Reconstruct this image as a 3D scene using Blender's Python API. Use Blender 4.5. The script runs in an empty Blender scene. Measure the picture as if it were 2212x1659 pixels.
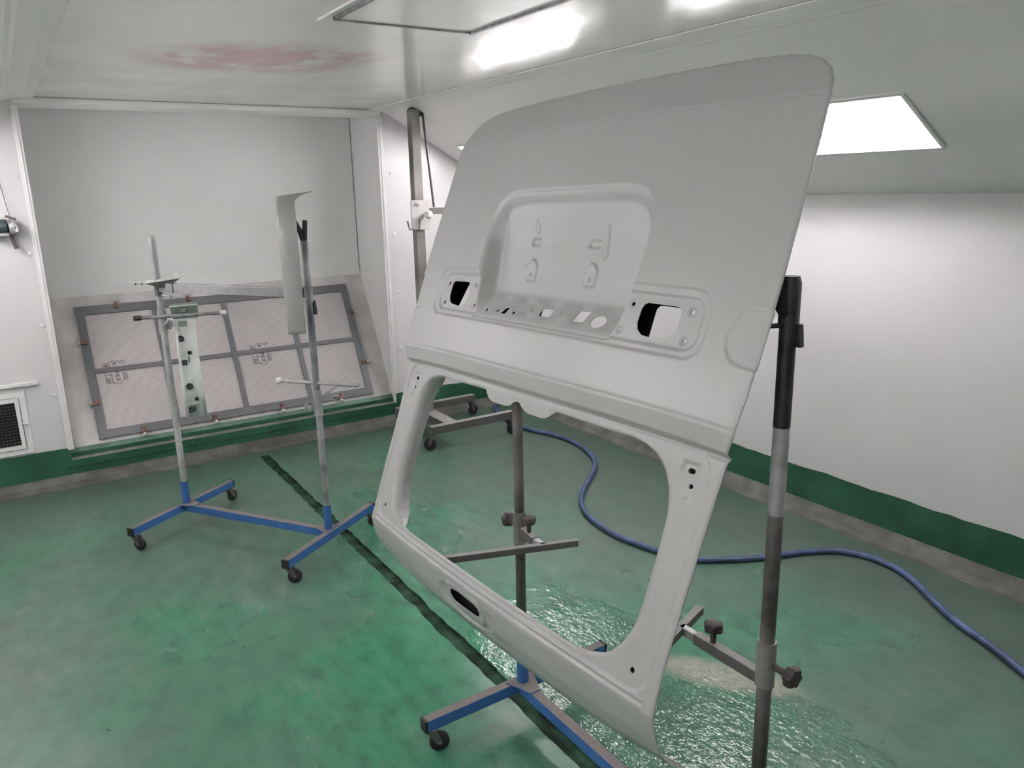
import bpy, math, random
import numpy as np
from mathutils import Vector, Matrix, Quaternion
random.seed(7)
rng = np.random.default_rng(7)
S = bpy.context.scene
COL = S.collection

# ------------------------------------------------------------------ camera
cd = bpy.data.cameras.new('camera'); cam = bpy.data.objects.new('camera', cd); COL.objects.link(cam)
RT = Vector((0.83886, -0.54393, -0.02130)); UP = Vector((0.15025, 0.19375, 0.96948)); FW = Vector((0.52320, 0.81646, -0.24426))
m = Matrix((RT, UP, -FW)).transposed().to_4x4(); m.translation = Vector((0, 0, 1.6)); cam.matrix_world = m
cd.sensor_fit = 'HORIZONTAL'; cd.sensor_width = 36.0; cd.lens = 36.0 * 1672.0 / 2212.0; cd.clip_start = .02
S.camera = cam
# ------------------------------------------------------------------ world, exposure
w = bpy.data.worlds.new('world'); S.world = w; w.use_nodes = True
w.node_tree.nodes['Background'].inputs[0].default_value = (.8, .85, .9, 1)
w.node_tree.nodes['Background'].inputs[1].default_value = .05
S.view_settings.view_transform = 'Standard'; S.view_settings.look = 'None'
S.view_settings.gamma = 1.0; S.view_settings.use_curve_mapping = False
S.view_settings.exposure = 0.92
S.cycles.max_bounces = 6; S.cycles.diffuse_bounces = 4; S.cycles.glossy_bounces = 3; S.cycles.transparent_max_bounces = 8
S.cycles.use_adaptive_sampling = True; S.cycles.adaptive_threshold = .25; S.cycles.caustics_reflective = False; S.cycles.caustics_refractive = False
TUBE_POWER = 21.0          # emission of the fluorescent tubes

# ------------------------------------------------------------------ room numbers (metres)
XL, XR, YB, YF, ZC = -0.86, 3.20, 4.95, -2.60, 2.12
XS0, XS1, ZS = 0.14, 2.20, 1.545        # flat ceiling between XS0 and XS1, slopes down to ZS on the side walls
AL, AR, YA = 0.14, 2.187, 5.47          # filter alcove: left and right jamb, back

# ================================================================== materials
def rgb(r, g, b):
    f = lambda c: (c/255/12.92) if c/255 <= .04045 else ((c/255+.055)/1.055)**2.4
    return (f(r), f(g), f(b), 1)
class MT:
    def __init__(s, name, col=(.5, .5, .5, 1), rough=.5, metal=0., coat=0.):
        s.m = bpy.data.materials.new(name); s.m.use_nodes = True; s.t = s.m.node_tree; s.n = s.t.nodes
        s.b = s.n['Principled BSDF']; s.b.inputs['Base Color'].default_value = col
        s.b.inputs['Roughness'].default_value = rough; s.b.inputs['Metallic'].default_value = metal
        s.b.inputs['Coat Weight'].default_value = coat; s.b.inputs['Coat Roughness'].default_value = .15
        s.co = s.n.new('ShaderNodeTexCoord')
    def link(s, a, b): s.t.links.new(a, b)
    def pos(s): return s.n.new('ShaderNodeNewGeometry').outputs['Position']
    def noise(s, scale, detail=4, rough=.55, vec=None, dist=0.):
        n = s.n.new('ShaderNodeTexNoise'); n.inputs['Scale'].default_value = scale; n.inputs['Detail'].default_value = detail
        n.inputs['Roughness'].default_value = rough; n.inputs['Distortion'].default_value = dist
        s.link(vec or s.pos(), n.inputs['Vector']); return n.outputs['Fac']
    def ramp(s, x, a, b, lo=0., hi=1.):
        n = s.n.new('ShaderNodeMapRange'); n.interpolation_type = 'SMOOTHSTEP'; s.link(x, n.inputs['Value'])
        for k, v in zip(('From Min', 'From Max', 'To Min', 'To Max'), (a, b, lo, hi)): n.inputs[k].default_value = v
        return n.outputs['Result']
    def mix(s, f, a, b):
        n = s.n.new('ShaderNodeMix'); n.data_type = 'RGBA'
        ins = [n.inputs['Factor'], n.inputs['A'], n.inputs['B']]; ins = [n.inputs[0], n.inputs[6], n.inputs[7]]
        for i, v in zip(ins, (f, a, b)):
            if hasattr(v, 'is_output'): s.link(v, i)
            else: i.default_value = v
        return n.outputs[2]
    def math(s, op, a, b=None, c=None):
        n = s.n.new('ShaderNodeMath'); n.operation = op
        for i, v in zip(n.inputs, (a, b, c)):
            if v is None: continue
            if hasattr(v, 'is_output'): s.link(v, i)
            else: i.default_value = v
        return n.outputs[0]
    def sep(s, v):
        n = s.n.new('ShaderNodeSeparateXYZ'); s.link(v, n.inputs[0]); return n.outputs
    def comb(s, x, y, z):
        n = s.n.new('ShaderNodeCombineXYZ')
        for i, v in zip(n.inputs, (x, y, z)):
            if hasattr(v, 'is_output'): s.link(v, i)
            else: i.default_value = v
        return n.outputs[0]
    def scalevec(s, v, sx, sy, sz):
        n = s.n.new('ShaderNodeVectorMath'); n.operation = 'MULTIPLY'; s.link(v, n.inputs[0]); n.inputs[1].default_value = (sx, sy, sz); return n.outputs[0]
    def color(s, c): s.link(c, s.b.inputs['Base Color'])
    def rough(s, r): s.link(r, s.b.inputs['Roughness'])
    def bump(s, h, strength=.2, dist=.01):
        n = s.n.new('ShaderNodeBump'); n.inputs['Strength'].default_value = strength; n.inputs['Distance'].default_value = dist
        s.link(h, n.inputs['Height']); s.link(n.outputs[0], s.b.inputs['Normal']); return n
MAT = {}
def simple(name, c, rough=.5, metal=0., var=.12, scale=9., coat=0.):
    t = MT(name, c, rough, metal, coat)
    n = t.ramp(t.noise(scale, 3), .35, .7)
    d = tuple(x*(1-var*1.6) for x in c[:3])+(1,); l = tuple(min(1, x*(1+var)) for x in c[:3])+(1,)
    t.color(t.mix(n, d, l)); t.rough(t.ramp(n, 0., 1., max(.03, rough-.06), rough+.06))
    MAT[name] = t.m; return t
# white painted sheet steel of the booth, glossy, a bit of overspray dust
def white(name, c, rough, dust=.05):
    t = MT(name, rough=rough); n = t.ramp(t.noise(1.6, 2, .5), .35, .72)
    t.color(t.mix(n, c, tuple(x*(1-dust) for x in c[:3])+(1,))); MAT[name] = t.m; return t
white('white_wall', (.68, .665, .67, 1), .34)
white('slope_white', (.92, .885, .885, 1), .36)
white('alcove_white', (.83, .825, .82, 1), .34)
white('frame_white', (.80, .79, .79, 1), .38)
# ceiling: glossy white with a blotch of red overspray
t = MT('ceiling_white'); P = t.sep(t.pos())
n = t.ramp(t.noise(1.1, 3, .6), .35, .72)
c = t.mix(n, (.91, .885, .88, 1), (.865, .84, .835, 1))
sx = t.math('SUBTRACT', P[0], .97); sy = t.math('SUBTRACT', P[1], 3.30)
ex = t.math('ADD', t.math('MULTIPLY', sx, .86), t.math('MULTIPLY', sy, -.5))   # along the streak
ey = t.math('ADD', t.math('MULTIPLY', sx, .5), t.math('MULTIPLY', sy, .86))
r2 = t.math('ADD', t.math('POWER', t.math('ABSOLUTE', t.math('DIVIDE', ex, .56)), 2.), t.math('POWER', t.math('ABSOLUTE', t.math('DIVIDE', ey, .44)), 2.))
st = t.math('MULTIPLY', t.ramp(r2, 1.05, .1, 0, 1), t.ramp(t.noise(4.5, 5, .6, t.scalevec(t.pos(), 1., .6, 1.)), .30, .58))
c = t.mix(t.math('MULTIPLY', st, .72), c, (.56, .20, .19, 1)); t.color(c)
t.rough(t.ramp(t.noise(3, 2), .3, .75, .13, .22)); t.bump(t.noise(2.6, 2), .10, .03); MAT['ceiling_white'] = t.m
# green floor paint: clean wet patches and a dusty film
t = MT('floor_green'); P = t.sep(t.pos()); pv = t.pos()
big = t.noise(.95, 3, .55, pv); mid = t.noise(4.6, 4, .62, t.scalevec(pv, 1., .7, 1.)); fine = t.noise(34, 2, .6)
clean = t.mix(mid, (.026, .180, .092, 1), (.040, .235, .128, 1)); dusty = t.mix(mid, (.075, .112, .088, 1), (.110, .160, .128, 1))
dx = t.math('SUBTRACT', P[0], .95); dy = t.math('SUBTRACT', P[1], 1.75)
r = t.math('SQRT', t.math('ADD', t.math('MULTIPLY', dx, dx), t.math('MULTIPLY', t.math('MULTIPLY', dy, dy), .45)))
near = t.ramp(r, 1.5, .1, 0, 1)                                   # hosed-down zone under the tailgate
wet = t.ramp(t.math('ADD', t.math('ADD', big, t.math('MULTIPLY', near, .24)), t.math('MULTIPLY', mid, .22)), .52, .92)
df = t.math('MULTIPLY', t.math('SUBTRACT', 1., t.math('MULTIPLY', wet, .92)), t.ramp(mid, .2, .65, .55, 1.))
c = t.mix(df, clean, dusty); mot = t.noise(15, 3, .6, t.scalevec(pv, 1., .55, 1.))
c = t.mix(t.ramp(mot, .42, .72, 0, .40), c, (.030, .070, .048, 1)); c = t.mix(t.ramp(mot, .46, .22, 0, .30), c, (.19, .225, .195, 1))
spray = t.math('MULTIPLY', t.ramp(t.noise(2.1, 4, .68, t.scalevec(pv, 1., .5, 1.)), .54, .74), t.ramp(fine, .35, .6, .3, 1.))
c = t.mix(t.math('MULTIPLY', spray, .42), c, (.25, .255, .235, 1))
fro = t.math('MULTIPLY', t.ramp(t.noise(75, 2, .5), .56, .68), t.ramp(t.math('SQRT', t.math('ADD', t.math('POWER', t.math('ABSOLUTE', t.math('SUBTRACT', P[0], 1.68)), 2.), t.math('POWER', t.math('ABSOLUTE', t.math('SUBTRACT', P[1], 1.33)), 2.))), .42, .12, 0, .55))
c = t.mix(t.math('MULTIPLY', fro, t.ramp(big, .3, .6, .4, 1.)), c, (.42, .47, .43, 1))     # froth
qx = t.math('SUBTRACT', P[0], 1.80); qy = t.math('SUBTRACT', P[1], 1.56)
qa = t.math('ADD', t.math('MULTIPLY', qx, .55), t.math('MULTIPLY', qy, -.835)); qb = t.math('ADD', t.math('MULTIPLY', qx, .835), t.math('MULTIPLY', qy, .55))
qr = t.math('ADD', t.math('POWER', t.math('ABSOLUTE', t.math('DIVIDE', qa, .27)), 2.), t.math('POWER', t.math('ABSOLUTE', t.math('DIVIDE', qb, .085)), 2.))
c = t.mix(t.math('MULTIPLY', t.ramp(t.math('ADD', qr, t.math('MULTIPLY', t.math('SUBTRACT', mid, .5), 1.6)), 1.15, .2, 0, 1), t.ramp(fine, .2, .6, .40, .75)), c, (.36, .335, .29, 1))   # spilled powder
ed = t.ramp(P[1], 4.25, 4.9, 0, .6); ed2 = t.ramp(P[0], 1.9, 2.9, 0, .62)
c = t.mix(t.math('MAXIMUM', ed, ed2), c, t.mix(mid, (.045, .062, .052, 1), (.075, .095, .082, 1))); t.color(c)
px_ = t.math('SUBTRACT', P[0], 1.56); py_ = t.math('SUBTRACT', P[1], 1.68)
pr_ = t.math('SQRT', t.math('ADD', t.math('MULTIPLY', px_, px_), t.math('MULTIPLY', t.math('MULTIPLY', py_, py_), .6)))
pud = t.math('MULTIPLY', t.ramp(t.math('SUBTRACT', pr_, t.math('MULTIPLY', t.math('SUBTRACT', mid, .5), 1.1)), .56, .30, 0, 1), t.math('MULTIPLY', t.ramp(mid, .25, .5, .6, 1.), t.ramp(P[0], 1.12, 1.30, .08, 1.)))
t.rough(t.math('ADD', t.math('MULTIPLY', t.math('MULTIPLY', t.math('SUBTRACT', 1., wet), t.math('SUBTRACT', 1., pud)), .24), t.math('ADD', .17, t.math('MULTIPLY', pud, -.14))))
rip = t.noise(30, 3, .65, t.scalevec(pv, 1., .6, 1.))
h = t.math('ADD', t.math('MULTIPLY', rip, t.math('ADD', .05, t.math('MULTIPLY', pud, 2.6))), t.math('MULTIPLY', fine, .10))
t.bump(h, .30, .008); MAT['floor_green'] = t.m
simple('gutter', (.022, .060, .035, 1), .75, var=.5, scale=11).b.inputs['Specular IOR Level'].default_value = .15
# green base band
simple('green_paint', (.025, .112, .062, 1), .45, var=.14, scale=5)
simple('green_dusty', (.11, .20, .145, 1), .6, var=.2, scale=9)
simple('dust_grey', (.115, .115, .105, 1), .75, var=.25, scale=7)
simple('galv', (.62, .60, .59, 1), .42, var=.12, scale=4)
simple('filter_frame', (.165, .165, .175, 1), .5, var=.08, scale=6)
# fibre filter mat with a fine wire grid in front
t = MT('filter_mat', rough=.8); pv = t.pos(); q = t.sep(pv)
def saw(v, f):
    s_ = t.math('FRACT', t.math('MULTIPLY', v, f)); return t.ramp(t.math('ABSOLUTE', t.math('SUBTRACT', s_, .5)), .30, .44, 0, 1)
gr = t.math('MAXIMUM', t.math('MULTIPLY', saw(q[0], 110.), .55), saw(q[2], 102.))
c = t.mix(t.ramp(t.noise(2.2, 4), .3, .7), (.60, .565, .56, 1), (.53, .50, .50, 1))
t.color(t.mix(t.math('MULTIPLY', gr, .62), c, (.20, .19, .19, 1))); t.bump(gr, .3, .002); MAT['filter_mat'] = t.m
simple('print_ink', (.14, .11, .12, 1), .7, var=.2, scale=80)
simple('clip_rust', (.22, .105, .075, 1), .6, var=.35, scale=60)
simple('clip_white', (.62, .62, .58, 1), .5)
# tailgate: grey metallic paint, fresh
t = MT('silver_paint', (.34, .348, .338, 1), .48, .0, .18); t.b.inputs['Coat Roughness'].default_value = .26
c = t.mix(t.ramp(t.noise(1.5, 4), .3, .7), (.298, .304, .296, 1), (.312, .317, .309, 1)); t.color(c); MAT['silver_paint'] = t.m
simple('inner_dark', (.008, .008, .008, 1), .8, var=.2).b.inputs['Specular IOR Level'].default_value = .1  # interior darkness behind the tailgate holes is put into this near-black colour
simple('part_white', (.74, .77, .75, 1), .3, var=.05, scale=6, coat=.2)
simple('part_green', (.26, .33, .29, 1), .4, var=.15)
simple('black_plastic', (.014, .014, .015, 1), .45, var=.2)
simple('rubber', (.017, .017, .018, 1), .65, var=.3, scale=40)
simple('knob_brown', (.050, .036, .036, 1), .6, var=.3, scale=40)
simple('white_ball', (.70, .71, .70, 1), .4)
simple('teal_metal', (.055, .085, .095, 1), .4, .2, var=.2)
simple('steel_grey', (.30, .295, .30, 1), .42, .35, var=.25, scale=25)
simple('cord_dark', (.10, .085, .085, 1), .7)
simple('hose_blue', (.055, .090, .200, 1), .42, var=.25, scale=14)
# beam paint: blue with grey-brown dust lying on upward faces
def dusted(name, c, d, rough=.5):
    t = MT(name, c, rough); g = t.n.new('ShaderNodeNewGeometry'); z = t.sep(g.outputs['Normal'])[2]
    n = t.ramp(t.noise(18, 5), .3, .7)
    f = t.math('MULTIPLY', t.ramp(z, .35, .8), t.ramp(t.noise(30, 4), .2, .5, .7, 1.))
    cc = t.mix(n, tuple(x*.8 for x in c[:3])+(1,), c); t.color(t.mix(f, cc, d))
    t.rough(t.ramp(z, .3, .8, rough, .8)); MAT[name] = t.m
dusted('blue_beam', (.040, .135, .37, 1), (.165, .145, .135, 1), .45)
dusted('trolley_steel', (.105, .098, .095, 1), (.27, .26, .255, 1), .5)
# poles: tube with bands of overspray in different greys
def pole_mat(name, dark, light, sc, lo=.35, hi=.65, metal=.3):
    t = MT(name, light, .45, metal); v = t.scalevec(t.pos(), .8, .8, 1.)
    a = t.ramp(t.noise(sc, 3, .5, t.scalevec(t.pos(), .15, .15, 1.)), lo, hi); b = t.ramp(t.noise(40, 4), .35, .7)
    c = t.mix(a, dark, light); t.color(t.mix(t.math('MULTIPLY', b, .3), c, (.22, .21, .20, 1))); t.rough(t.ramp(b, 0, 1, .38, .58)); MAT[name] = t.m
pole_mat('pole_light', (.30, .31, .315, 1), (.58, .58, .58, 1), 4.)
pole_mat('pole_mixed', (.095, .105, .11, 1), (.40, .41, .42, 1), 5.)
pole_mat('pole_dark', (.060, .054, .052, 1), (.165, .155, .15, 1), 5., .4, .7)
pole_mat('collar_grey', (.16, .155, .15, 1), (.27, .265, .26, 1), 8.)
pole_mat('collar_light', (.24, .24, .24, 1), (.40, .40, .40, 1), 12.)
pole_mat('rail_grey', (.24, .24, .26, 1), (.42, .42, .44, 1), 9.)
pole_mat('mast_steel', (.13, .125, .115, 1), (.33, .31, .295, 1), 3.)
simple('sleeve_black', (.016, .016, .016, 1), .5, var=.5, scale=25)
# light
t = MT('tube_glow'); t.b.inputs['Emission Color'].default_value = (1, .955, .965, 1); t.b.inputs['Emission Strength'].default_value = TUBE_POWER
MAT['tube_glow'] = t.m
simple('tray_white', (.86, .86, .86, 1), .35, var=.03)
t = MT('light_pane'); tr = t.n.new('ShaderNodeBsdfTransparent'); gl = t.n.new('ShaderNodeBsdfGlossy'); gl.inputs['Roughness'].default_value = .05
mx = t.n.new('ShaderNodeMixShader'); mx.inputs[0].default_value = .06; t.link(tr.outputs[0], mx.inputs[1]); t.link(gl.outputs[0], mx.inputs[2])
t.link(mx.outputs[0], t.n['Material Output'].inputs['Surface']); MAT['light_pane'] = t.m
simple('grille_black', (.010, .010, .010, 1), .6)
simple('front_wall_dim', (.36, .355, .35, 1), .5, var=.05, scale=2)  # darker grey made up for the unseen front wall, to cut bounce light
simple('seam_dark', (.16, .16, .16, 1), .7)

# ================================================================== mesh helpers
class MB:
    def __init__(s): s.v = []; s.f = []
    def add(s, vs, fs):
        o = len(s.v); s.v += [tuple(v) for v in vs]; s.f += [tuple(i+o for i in f) for f in fs]; return s
    def quad(s, *p): return s.add(p, [tuple(range(len(p)))])
    def box(s, x0, x1, y0, y1, z0, z1):
        return s.add([(x, y, z) for z in (z0, z1) for x, y in ((x0, y0), (x1, y0), (x1, y1), (x0, y1))],
                     [(3, 2, 1, 0), (4, 5, 6, 7), (0, 1, 5, 4), (1, 2, 6, 5), (2, 3, 7, 6), (3, 0, 4, 7)])
    def bar(s, a, b, wd, ht, up=(0, 0, 1)):       # square bar from a to b
        a = Vector(a); b = Vector(b); d = (b-a).normalized(); up = Vector(up); sd = d.cross(up).normalized(); u2 = sd.cross(d).normalized()
        q = [p+sd*i*wd/2+u2*j*ht/2 for p in (a, b) for i, j in ((-1, -1), (1, -1), (1, 1), (-1, 1))]
        return s.add(q, [(0, 1, 2, 3), (7, 6, 5, 4), (0, 4, 5, 1), (1, 5, 6, 2), (2, 6, 7, 3), (3, 7, 4, 0)])
    def tube(s, pts, r, n=14, cap=True):
        pts = [Vector(p) for p in pts]; rs = r if isinstance(r, (list, tuple)) else [r]*len(pts); o = len(s.v); ref = None
        for i, p in enumerate(pts):
            d = ((pts[min(i+1, len(pts)-1)]-pts[max(i-1, 0)])).normalized()
            if ref is None: ref = d.orthogonal().normalized()
            ref = (ref-d*ref.dot(d)).normalized(); b = d.cross(ref)
            for k in range(n):
                a = 2*math.pi*k/n; s.v.append(tuple(p+(ref*math.cos(a)+b*math.sin(a))*rs[i]))
        for i in range(len(pts)-1):
            for k in range(n):
                s.f.append((o+i*n+k, o+i*n+(k+1) % n, o+(i+1)*n+(k+1) % n, o+(i+1)*n+k))
        if cap:
            s.f.append(tuple(o+k for k in reversed(range(n)))); e = o+(len(pts)-1)*n; s.f.append(tuple(e+k for k in range(n)))
        return s
    def ring(s, c, ax, r0, r1, h, n=24):          # hollow tube
        c = Vector(c); ax = Vector(ax).normalized(); e = ax.orthogonal().normalized(); g = ax.cross(e); o = len(s.v)
        for r, t_ in ((r0, 0), (r1, 0), (r1, h), (r0, h)):
            for k in range(n):
                a = 2*math.pi*k/n; s.v.append(tuple(c+ax*t_+(e*math.cos(a)+g*math.sin(a))*r))
        for q in range(4):
            for k in range(n):
                s.f.append((o+q*n+k, o+q*n+(k+1) % n, o+((q+1) % 4)*n+(k+1) % n, o+((q+1) % 4)*n+k))
        return s
    def lathe(s, c, ax, prof, n=20, lobes=0, amp=0.):   # prof: list of (t along axis, radius)
        c = Vector(c); ax = Vector(ax).normalized(); e = ax.orthogonal().normalized(); g = ax.cross(e); o = len(s.v)
        for t_, r in prof:
            for k in range(n):
                a = 2*math.pi*k/n; rr = r*(1+amp*math.cos(lobes*a)) if lobes else r
                s.v.append(tuple(c+ax*t_+(e*math.cos(a)+g*math.sin(a))*rr))
        for i in range(len(prof)-1):
            for k in range(n): s.f.append((o+i*n+k, o+i*n+(k+1) % n, o+(i+1)*n+(k+1) % n, o+(i+1)*n+k))
        s.f.append(tuple(o+k for k in reversed(range(n)))); e2 = o+(len(prof)-1)*n; s.f.append(tuple(e2+k for k in range(n)))
        return s
    def prism(s, poly, ex):                        # poly: 3-D points, ex: extrusion vector
        n = len(poly); p = [Vector(q) for q in poly]; ex = Vector(ex)
        return s.add(p+[q+ex for q in p], [tuple(reversed(range(n))), tuple(range(n, 2*n))]+[(i, (i+1) % n, n+(i+1) % n, n+i) for i in range(n)])
    def build(s, name, mat, parent=None, smooth=False, bevel=0.):
        me = bpy.data.meshes.new(name); me.from_pydata(s.v, [], s.f); me.update()
        if smooth is True: me.polygons.foreach_set('use_smooth', [True]*len(me.polygons))
        elif smooth: me.set_sharp_from_angle(angle=smooth); me.polygons.foreach_set('use_smooth', [True]*len(me.polygons))
        o = bpy.data.objects.new(name, me); COL.objects.link(o); me.materials.append(MAT[mat]); fixn(me)
        if parent is not None: o.parent = parent
        if bevel:
            b = o.modifiers.new('bevel', 'BEVEL'); b.width = bevel; b.segments = 2; b.limit_method = 'ANGLE'
        return o
import bmesh
def fixn(me):
    if len(me.polygons) > 20000: return
    bm = bmesh.new(); bm.from_mesh(me); bmesh.ops.remove_doubles(bm, verts=bm.verts, dist=1e-6); bmesh.ops.recalc_face_normals(bm, faces=bm.faces); bm.to_mesh(me); bm.free()
SM = math.radians(40)
def thing(name, label, cat, group=None):
    o = bpy.data.objects.new(name, None); COL.objects.link(o); o.empty_display_size = .05; return tag(o, label, cat, group)
def tag(o, label, cat, group=None):
    o['label'] = label; o['category'] = cat
    if group: o['group'] = group
    return o
def struct(o, label=None):
    o['kind'] = 'structure'
    if label: o['label'] = label
    return o
def base(o, p):                                    # put an Empty at the thing's base without moving its children
    p = Vector(p); o.location = p
    for c in o.children: c.location = c.location-p
    return o
def mirror_x(p): return (XS0+XS1-p[0], p[1], p[2])

# ================================================================== the booth
# floor with the drain joint
def floor():
    ys = np.arange(YF, 4.751, .05); j1 = 1.150+rng.normal(0, .0035, len(ys)); j2 = 1.202+rng.normal(0, .0025, len(ys))
    b = MB(); g = MB()
    for i in range(len(ys)-1):
        y0, y1 = ys[i], ys[i+1]
        b.quad((XL, y0, 0), (j1[i], y0, 0), (j1[i+1], y1, 0), (XL, y1, 0)); b.quad((j2[i], y0, 0), (XR, y0, 0), (XR, y1, 0), (j2[i+1], y1, 0))
        g.quad((j1[i], y0, 0), (j1[i]+.004, y0, -.006), (j1[i+1]+.004, y1, -.006), (j1[i+1], y1, 0))
        g.quad((j1[i]+.004, y0, -.006), (j2[i]-.004, y0, -.009), (j2[i+1]-.004, y1, -.009), (j1[i+1]+.004, y1, -.006))
        g.quad((j2[i]-.004, y0, -.009), (j2[i], y0, 0), (j2[i+1], y1, 0), (j2[i+1]-.004, y1, -.009))
    y1 = ys[-1]; b.quad((XL, y1, 0), (XR, y1, 0), (XR, YB, 0), (XL, YB, 0)); g.quad((j1[-1], y1, -.012), (j2[-1], y1, -.012), (j2[-1], y1, 0), (j1[-1], y1, 0))
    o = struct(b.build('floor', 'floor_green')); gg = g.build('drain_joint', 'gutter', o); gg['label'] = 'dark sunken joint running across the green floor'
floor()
# ceiling with the flat middle
o = struct(MB().quad((XS0, YF, ZC), (XS1, YF, ZC), (XS1, YB, ZC), (XS0, YB, ZC)).build('ceiling', 'ceiling_white'))
# shallow cover strip where the flat ceiling meets each slope
for i, mir in ((1, False), (2, True)):
    f = mirror_x if mir else (lambda p: p)
    q = [f((x, 0, z)) for x, z in ((XS1-.10, ZC-.001), (XS1-.10, ZC-.006), (XS1, ZC-.008), (XS1+.03, ZC-.024), (XS1+.045, ZC-.026), (XS1+.045, ZC-.02))]
    struct(MB().prism([(p[0], YF, p[2]) for p in q], (0, YB-YF, 0)).build('trim_%d' % i, 'slope_white'))
# sloping sides with the openings of the light boxes
SD = Vector((1, 0, -(ZC-ZS)/(XR-XS1))); SLEN = SD.length; SD.normalize(); SN = Vector((SD.z, 0, -SD.x))   # SN points into the room
T0, T1 = .470, .815                                # light box extent down the slope
BOXES = [(-.26, .94), (1.60, 2.80), (3.46, 4.68)]
def sp(t, y, d=0.): return Vector((XS1, y, ZC))+SD*t+SN*d
for side, mir in (('slope_right', False), ('slope_left', True)):
    f = (lambda p: Vector(mirror_x(p))) if mir else (lambda p: p)
    b = MB(); ys = [YF]+[y for bx in BOXES for y in bx]+[YB]
    for i in range(len(ys)-1):
        for a, c in ((0, T0), (T0, T1), (T1, SLEN)):
            if a == T0 and i % 2 == 1: continue
            b.quad(f(sp(a, ys[i])), f(sp(c, ys[i])), f(sp(c, ys[i+1])), f(sp(a, ys[i+1])))
    struct(b.build('ceiling_'+side, 'slope_white'))
# side walls and the wall behind the camera
struct(MB().quad((XR, YF, 0), (XR, YB, 0), (XR, YB, ZS), (XR, YF, ZS)).build('wall_right', 'white_wall'))
struct(MB().quad((XL, YF, 0), (XL, YB, 0), (XL, YB, ZS), (XL, YF, ZS)).build('wall_left', 'slope_white'))
struct(MB().quad((XL, YF, 0), (XR, YF, 0), (XR, YF, ZS), (XS1, YF, ZC), (XS0, YF, ZC), (XL, YF, ZS)).build('wall_front', 'front_wall_dim'))
# back wall: two piers and the alcove between them
b = MB()
b.quad((XL, YB, 0), (AL, YB, 0), (AL, YB, ZC), (XS0, YB, ZC), (XL, YB, ZS)); b.quad((AR, YB, 0), (XR, YB, 0), (XR, YB, ZS), (XS1, YB, ZC), (AR, YB, ZC))
wall_back = struct(b.build('wall_back', 'white_wall'))
b = MB()
b.quad((AL, YB, 0), (AL, YA+.02, 0), (AL, YA+.02, ZC), (AL, YB, ZC)); b.quad((AR, YB, 0), (AR, YA+.02, 0), (AR, YA+.02, ZC), (AR, YB, ZC))
b.quad((AL, YB, ZC), (AR, YB, ZC), (AR, YA+.02, ZC), (AL, YA+.02, ZC))
struct(b.build('wall_alcove', 'alcove_white'))
MB().quad((AL, YA+.018, 0), (AR, YA+.018, 0), (AR, YA+.018, ZC), (AL, YA+.018, ZC)).build('back_sheet', 'seam_dark', bpy.data.objects['wall_alcove'])
MB().box(AL+.004, AR-.006, YA, YA+.012, 1.075, 2.1185).build('wall_panel', 'alcove_white', bpy.data.objects['wall_alcove'], bevel=.002)
MB().box(AL+.004, AR-.003, YA-.004, YA+.012, 1.00, 1.078).build('panel_rail', 'alcove_white', bpy.data.objects['wall_alcove'], bevel=.003)
# rounded header across the top of the alcove
hd = MB(); pr = [(YB-.004, 2.118), (YB-.012, 2.106), (YB-.012, 2.090), (YB+.004, 2.074), (YB+.045, 2.068), (YB+.05, 2.118)]
hd.prism([(AL, y, z) for y, z in pr], (AR-AL, 0, 0)); struct(hd.build('trim_3', 'alcove_white', smooth=SM))
# jamb covers
for i, (x0, x1) in ((4, (AR-.028, AR+.010)), (5, (AL-.010, AL+.022))):
    b = MB().box(x0, x1, YB-.010, YB+.05, .205 if i == 4 else .20, 2.075); b.box((x0+x1)/2-.004, (x0+x1)/2+.004, YB-.015, YB-.010, .205, 2.075)
    struct(b.build('trim_%d' % i, 'frame_white', bevel=.003))
# flat-headed wall bolts, every 0.4 m
bm_ = MB().lathe((0, 0, 0), (0, -1, 0), [(0, .011), (.003, .011), (.006, .007)], 10); bolt_me = None
for x in (.111, 2.242):
    for z in (1.72, 1.32, .925, .53):
        if bolt_me is None:
            bo = bm_.build('bolt', 'frame_white', wall_back, smooth=SM); bolt_me = bo.data
        else:
            bo = bpy.data.objects.new('bolt', bolt_me); COL.objects.link(bo); bo.parent = wall_back
        bo.location = (x, YB, z)
for x in (.36, .88, 1.42, 1.93):
    bo = bpy.data.objects.new('bolt', bolt_me); COL.objects.link(bo); bo.parent = bpy.data.objects['wall_alcove']; bo.location = (x, YA-.004, 1.035)

# green painted base bands with a hand-brushed top edge
def band(name, a, b_, zt, nrm, mat='green_paint', z0=.0):
    a = Vector(a); b_ = Vector(b_); nrm = Vector(nrm); n = max(4, int((b_-a).length/.06)); mb = MB(); j = rng.normal(0, .0022, n+1)
    for i in range(n):
        p, q = a.lerp(b_, i/n)+nrm*.002, a.lerp(b_, (i+1)/n)+nrm*.002
        mb.quad(p+Vector((0, 0, z0)), q+Vector((0, 0, z0)), q+Vector((0, 0, zt+j[i+1])), p+Vector((0, 0, zt+j[i])))
    return struct(mb.build(name, mat))
band('baseboard_right', (XR, YF, 0), (XR, YB, 0), .217, (-1, 0, 0)); band('baseboard_left', (XL, YF, 0), (XL, YB, 0), .217, (1, 0, 0))
band('baseboard_back_left', (XL, YB, 0), (AL, YB, 0), .210, (0, -1, 0)); band('baseboard_back_right', (AR, YB, 0), (XR, YB, 0), .205, (0, -1, 0))
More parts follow.
